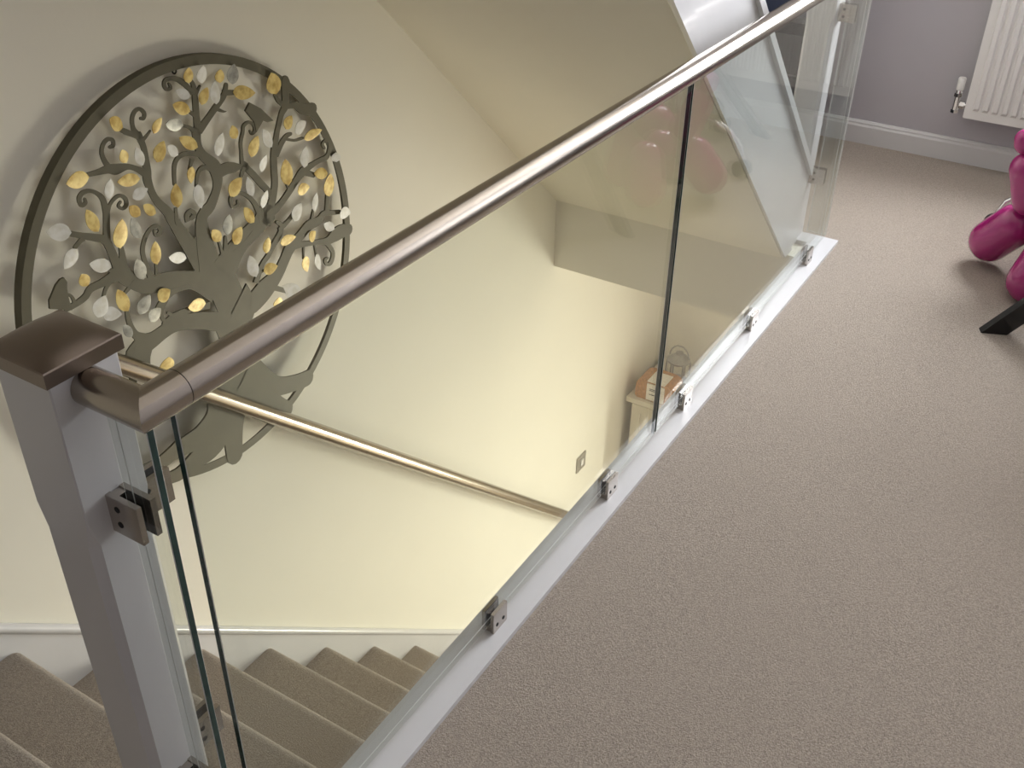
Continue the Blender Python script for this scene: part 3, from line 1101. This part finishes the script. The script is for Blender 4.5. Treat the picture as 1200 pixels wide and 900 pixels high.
lobe('rear_leg', (0.585, 2.815, 0.205), (0.452, 2.878, 0.020), 0.068)
lobe('rear_leg', (0.690, 2.735, 0.205), (0.625, 2.650, -0.010), 0.068)
lobe('haunch', (0.590, 2.800, 0.175), (0.700, 2.745, 0.195), 0.055)
lobe('tail', (0.585, 2.800, 0.205), (0.520, 2.800, 0.395), 0.052)
lobe('tail_tip', (0.518, 2.800, 0.388), (0.500, 2.800, 0.462), 0.031)
lobe('body', (0.640, 2.790, 0.225), (0.790, 2.875, 0.255), 0.072)
lobe('front_leg', (0.750, 2.885, 0.225), (0.655, 2.985, -0.010), 0.064)
lobe('front_leg', (0.790, 2.850, 0.225), (0.800, 2.770, -0.010), 0.064)
lobe('neck', (0.780, 2.870, 0.270), (0.830, 2.900, 0.450), 0.052)
lobe('ear', (0.825, 2.900, 0.430), (0.770, 2.970, 0.560), 0.042)
lobe('ear', (0.835, 2.895, 0.430), (0.870, 2.815, 0.560), 0.042)
lobe('muzzle', (0.830, 2.900, 0.440), (0.960, 2.975, 0.420), 0.052)


# ================================================================ DESK, CHAIR
desk = thing('desk', 'black wooden desk on splayed slab legs by the radiator', 'desk', (1.15, 3.0, ZC))


def slab_leg(foot, top):
    b = nb()
    f, t = Vector(foot), Vector(top)
    w1, w2 = 0.036, 0.036
    th = 0.014
    side = Vector((0.38, -0.92, 0)).normalized()
    along = Vector((0.92, 0.38, 0)).normalized()
    vs = []
    for c, w_ in ((f, w1), (t, w2)):
        for su, sv in ((-1, -1), (1, -1), (1, 1), (-1, 1)):
            vs.append(b.verts.new(c + along * su * w_ + side * sv * th))
    bridge(b, vs[:4], vs[4:])
    b.faces.new(vs[:4])
    b.faces.new(vs[4:])
    bevel(b, 0.004, 2)
    return set_parent(obj('leg', b, 'black_wood', None, 35), desk)


slab_leg((0.600, 2.418, ZC), (1.13, 2.54, 0.70))
slab_leg((0.545, 3.590, ZC), (1.13, 3.42, 0.70))
slab_leg((1.70, 2.40, ZC), (1.54, 2.54, 0.70))
slab_leg((1.70, 3.54, ZC), (1.54, 3.42, 0.70))

b = nb()
box(b, 0.72, 1.62, 2.42, 3.52, 0.70, 0.735)
bevel(b, 0.006, 2)
set_parent(obj('desk_top', b, 'black_wood', None, 35), desk)

ch = thing('swivel_chair', 'black swivel chair on a chrome star base behind the ornament', 'chair', (0.79, 3.21, ZC))
CX, CYY = 0.79, 3.21
b = nb()
lathe(b, [(0.03, 0.08), (0.04, 0.09), (0.04, 0.16), (0.022, 0.18), (0.022, 0.40)], (CX, CYY, 0), 20)
hub = set_parent(obj('column', b, 'chrome', None, 40), ch)
for k in range(4):
    a = R(194 + 90 * k)
    d = Vector((math.cos(a), math.sin(a), 0))
    c = Vector((CX, CYY, 0))
    b = nb()
    tube(b, [c + d * 0.035 + Zv * 0.135, c + d * 0.12 + Zv * 0.165, c + d * 0.20 + Zv * 0.168, c + d * 0.27 + Zv * 0.145, c + d * 0.32 + Zv * 0.105, c + d * 0.338 + Zv * 0.06], [0.016, 0.014, 0.012, 0.010, 0.009, 0.008], 12)
    set_parent(obj('base_arm', b, 'chrome', None, 60), ch)
    s = Vector((-d.y, d.x, 0))
    b = nb()
    for q_ in (-1, 1):
        w0 = c + d * 0.338 + Zv * (ZC + 0.032)
        cyl(b, w0 + s * q_ * 0.006, w0 + s * q_ * 0.022, 0.032, n=20)
    cyl(b, w0 - s * 0.02, w0 + s * 0.02, 0.012, n=12)
    set_parent(obj('castor', b, 'black_wood', None, 40), ch)
b = nb()
lathe(b, [(0.15, 0.40), (0.20, 0.41), (0.215, 0.44), (0.20, 0.475), (0.10, 0.485), (0.02, 0.486)], (CX + 0.02, CYY, 0), 32)
set_parent(obj('seat', b, 'seat_fabric', None, 50), ch)
b = nb()
box(b, 0.98, 1.02, CYY - 0.18, CYY + 0.18, 0.52, 0.69)
bevel(b, 0.02, 3)
set_parent(obj('backrest', b, 'seat_fabric', None, 50), ch)
b = nb()
tube(b, [(CX + 0.10, CYY, 0.42), (1.05, CYY, 0.43), (1.05, CYY, 0.60), (1.02, CYY, 0.61)], 0.014, 10)
set_parent(obj('back_support', b, 'chrome', None, 50), ch)

# ================================================================ BOOKCASE behind the upper flight
bc = thing('bookcase', 'dark charcoal bookcase against the grey wall behind the white string', 'bookcase', (-0.64, YW - 0.17, ZC))
BX0, BX1, BY0, BY1, BZ1 = -0.93, -0.34, YW - 0.33, YW - 0.022, 1.02
for nm, dims in (('side_panel', (BX0, BX0 + 0.02, BY0, BY1, ZC, BZ1)), ('side_panel', (BX1 - 0.02, BX1, BY0, BY1, ZC, BZ1)),
                 ('back_panel', (BX0 + 0.02, BX1 - 0.02, BY1 - 0.01, BY1, ZC, BZ1)), ('top_panel', (BX0 - 0.005, BX1 + 0.005, BY0 - 0.005, BY1, BZ1, BZ1 + 0.022))):
    set_parent(bx(nm, 'charcoal', dims), bc)
SH = (0.05, 0.28, 0.50, 0.76)
for z in SH:
    set_parent(bx('shelf', 'charcoal', (BX0 + 0.02, BX1 - 0.02, BY0 + 0.005, BY1 - 0.01, z, z + 0.02)), bc)
for i, (z, x0, w_, h, mat, lab) in enumerate(((0.52, -0.72, 0.34, 0.17, 'navy', 'navy storage box on the middle shelf of the dark bookcase'),
                                              (0.30, -0.70, 0.30, 0.15, 'charcoal', 'charcoal storage box on the lower shelf of the dark bookcase'))):
    t = thing('storage_box', lab, 'box', (x0 + w_ / 2, BY0 + 0.15, z), 'storage boxes in the dark bookcase')
    set_parent(bx('box_body', mat, (x0, x0 + w_, BY0 + 0.03, BY1 - 0.03, z, z + h - 0.03), None, 0.004), t)
    set_parent(bx('lid', mat, (x0 - 0.005, x0 + w_ + 0.005, BY0 + 0.025, BY1 - 0.025, z + h - 0.03, z + h), None, 0.004), t)

# ================================================================ LOWER HALL
sw = thing('light_switch', 'brushed steel light switch on the cream wall beside the stairs', 'light switch', (XL, 2.91, -1.458))
b = nb()
box(b, XL, XL + 0.006, 2.868, 2.950, -1.500, -1.416)
bevel(b, 0.002, 2)
pl = set_parent(obj('switch_plate', b, 'switch_steel', None, 35), sw)
bx('rocker', 'plastic_white', (XL + 0.0055, XL + 0.011, 2.899, 2.921, -1.474, -1.440), pl, 0.002)

cab = thing('hall_cabinet', 'cream painted cabinet at the foot of the stairs', 'cabinet', (-0.69, 3.5, ZL))
KX0, KX1, KY0, KY1, KZ = -0.905, -0.47, 3.335, YW - 0.012, -1.315
set_parent(bx('body', 'cabinet_cream', (KX0, KX1, KY0 + 0.02, KY1, ZL + 0.06, KZ - 0.026)), cab)
set_parent(bx('top', 'cabinet_cream', (KX0 - 0.022, KX1 + 0.022, KY0 - 0.015, KY1, KZ - 0.026, KZ), None, 0.006), cab)
set_parent(bx('plinth', 'cabinet_cream', (KX0 + 0.01, KX1 - 0.01, KY0 + 0.035, KY1 - 0.01, ZL, ZL + 0.06)), cab)
xm = (KX0 + KX1) / 2
for x0, x1 in ((KX0 + 0.004, xm - 0.002), (xm + 0.002, KX1 - 0.004)):
    b = nb()
    z0, z1 = ZL + 0.07, KZ - 0.04
    fr = 0.045
    box(b, x0, x0 + fr, KY0, KY0 + 0.02, z0, z1)
    box(b, x1 - fr, x1, KY0, KY0 + 0.02, z0, z1)
    box(b, x0 + fr, x1 - fr, KY0, KY0 + 0.02, z1 - fr, z1)
    box(b, x0 + fr, x1 - fr, KY0, KY0 + 0.02, z0, z0 + fr)
    box(b, x0 + fr, x1 - fr, KY0 + 0.010, KY0 + 0.02, z0 + fr, z1 - fr)
    dr = set_parent(obj('door', b, 'cabinet_cream', None), cab)
    b = nb()
    lathe(b, [(0.005, 0.0), (0.005, 0.012), (0.011, 0.016), (0.011, 0.022), (0.006, 0.026)], (0, 0, 0), 14)
    bmesh.ops.rotate(b, verts=b.verts, cent=(0, 0, 0), matrix=Matrix.Rotation(R(90), 3, 'X'))
    kx = x1 - 0.022 if x0 < xm - 0.05 else x0 + 0.022
    bmesh.ops.translate(b, verts=b.verts, vec=(kx, KY0, -1.75))
    obj('knob', b, 'silver', dr, 40)

bk = thing('wicker_basket', 'small orange wicker basket with a cream paper label on the hall cabinet', 'basket', (-0.79, 3.42, KZ))
b = nb()
pts = []
for i in range(15):
    a = i / 14 * math.pi
    pts.append((-0.80 + 0.095 * math.copysign(abs(math.cos(a)) ** 0.45, math.cos(a)), KZ + 0.055 + 0.055 * math.sin(a) ** 0.6))
pts += [(-0.895, KZ + 0.01), (-0.885, KZ), (-0.715, KZ), (-0.705, KZ + 0.01)]
prism(b, list(reversed(pts)), 1, 3.345, 3.47)
bevel(b, 0.012, 3)
bko = set_parent(obj('woven_body', b, 'wicker', None, 60), bk)
b = nb()
box(b, -0.835, -0.745, 3.338, 3.3455, KZ + 0.008, KZ + 0.098)
box(b, -0.835, -0.745, 3.338, 3.44, KZ + 0.1095, KZ + 0.1120)
lb = obj('paper_label', b, 'paper', bko)
b = nb()
for z in (0.070, 0.062, 0.040):
    box(b, -0.82, -0.76 - 0.01 * (z < 0.05), 3.3372, 3.3381, KZ + z, KZ + z + 0.004)
obj('label_print', b, 'ink', lb)

ln = thing('lantern', 'small silver lantern with clear glass behind the wicker basket', 'lantern', (-0.77, 3.58, KZ))
LX, LY = -0.775, 3.565
b = nb()
lathe(b, [(0.055, KZ), (0.058, KZ + 0.004), (0.055, KZ + 0.014)], (LX, LY, 0), 24)
set_parent(obj('base', b, 'silver', None, 40), ln)
b = nb()
lathe(b, [(0.050, KZ + 0.0145), (0.052, KZ + 0.05), (0.050, KZ + 0.125)], (LX, LY, 0), 24)
set_parent(obj('glass_body', b, 'window_glass', None, 40), ln)
b = nb()
lathe(b, [(0.056, KZ + 0.1255), (0.057, KZ + 0.135), (0.035, KZ + 0.155), (0.018, KZ + 0.165), (0.018, KZ + 0.175)], (LX, LY, 0), 24)
set_parent(obj('lid', b, 'silver', None, 40), ln)
for k in range(6):
    a = R(60 * k + 15)
    b = nb()
    d = Vector((math.cos(a), math.sin(a), 0))
    c = Vector((LX, LY, 0))
    tube(b, [c + d * 0.0565 + Zv * (KZ + 0.012), c + d * 0.058 + Zv * (KZ + 0.07), c + d * 0.0565 + Zv * (KZ + 0.128)], 0.0045, 8)
    set_parent(obj('frame_bar', b, 'silver', None, 40), ln)
b = nb()
tube(b, [(LX - 0.05 * math.cos(i / 10 * math.pi), LY, KZ + 0.15 + 0.06 * math.sin(i / 10 * math.pi)) for i in range(11)], 0.004, 8)
set_parent(obj('handle', b, 'silver', None, 40), ln)
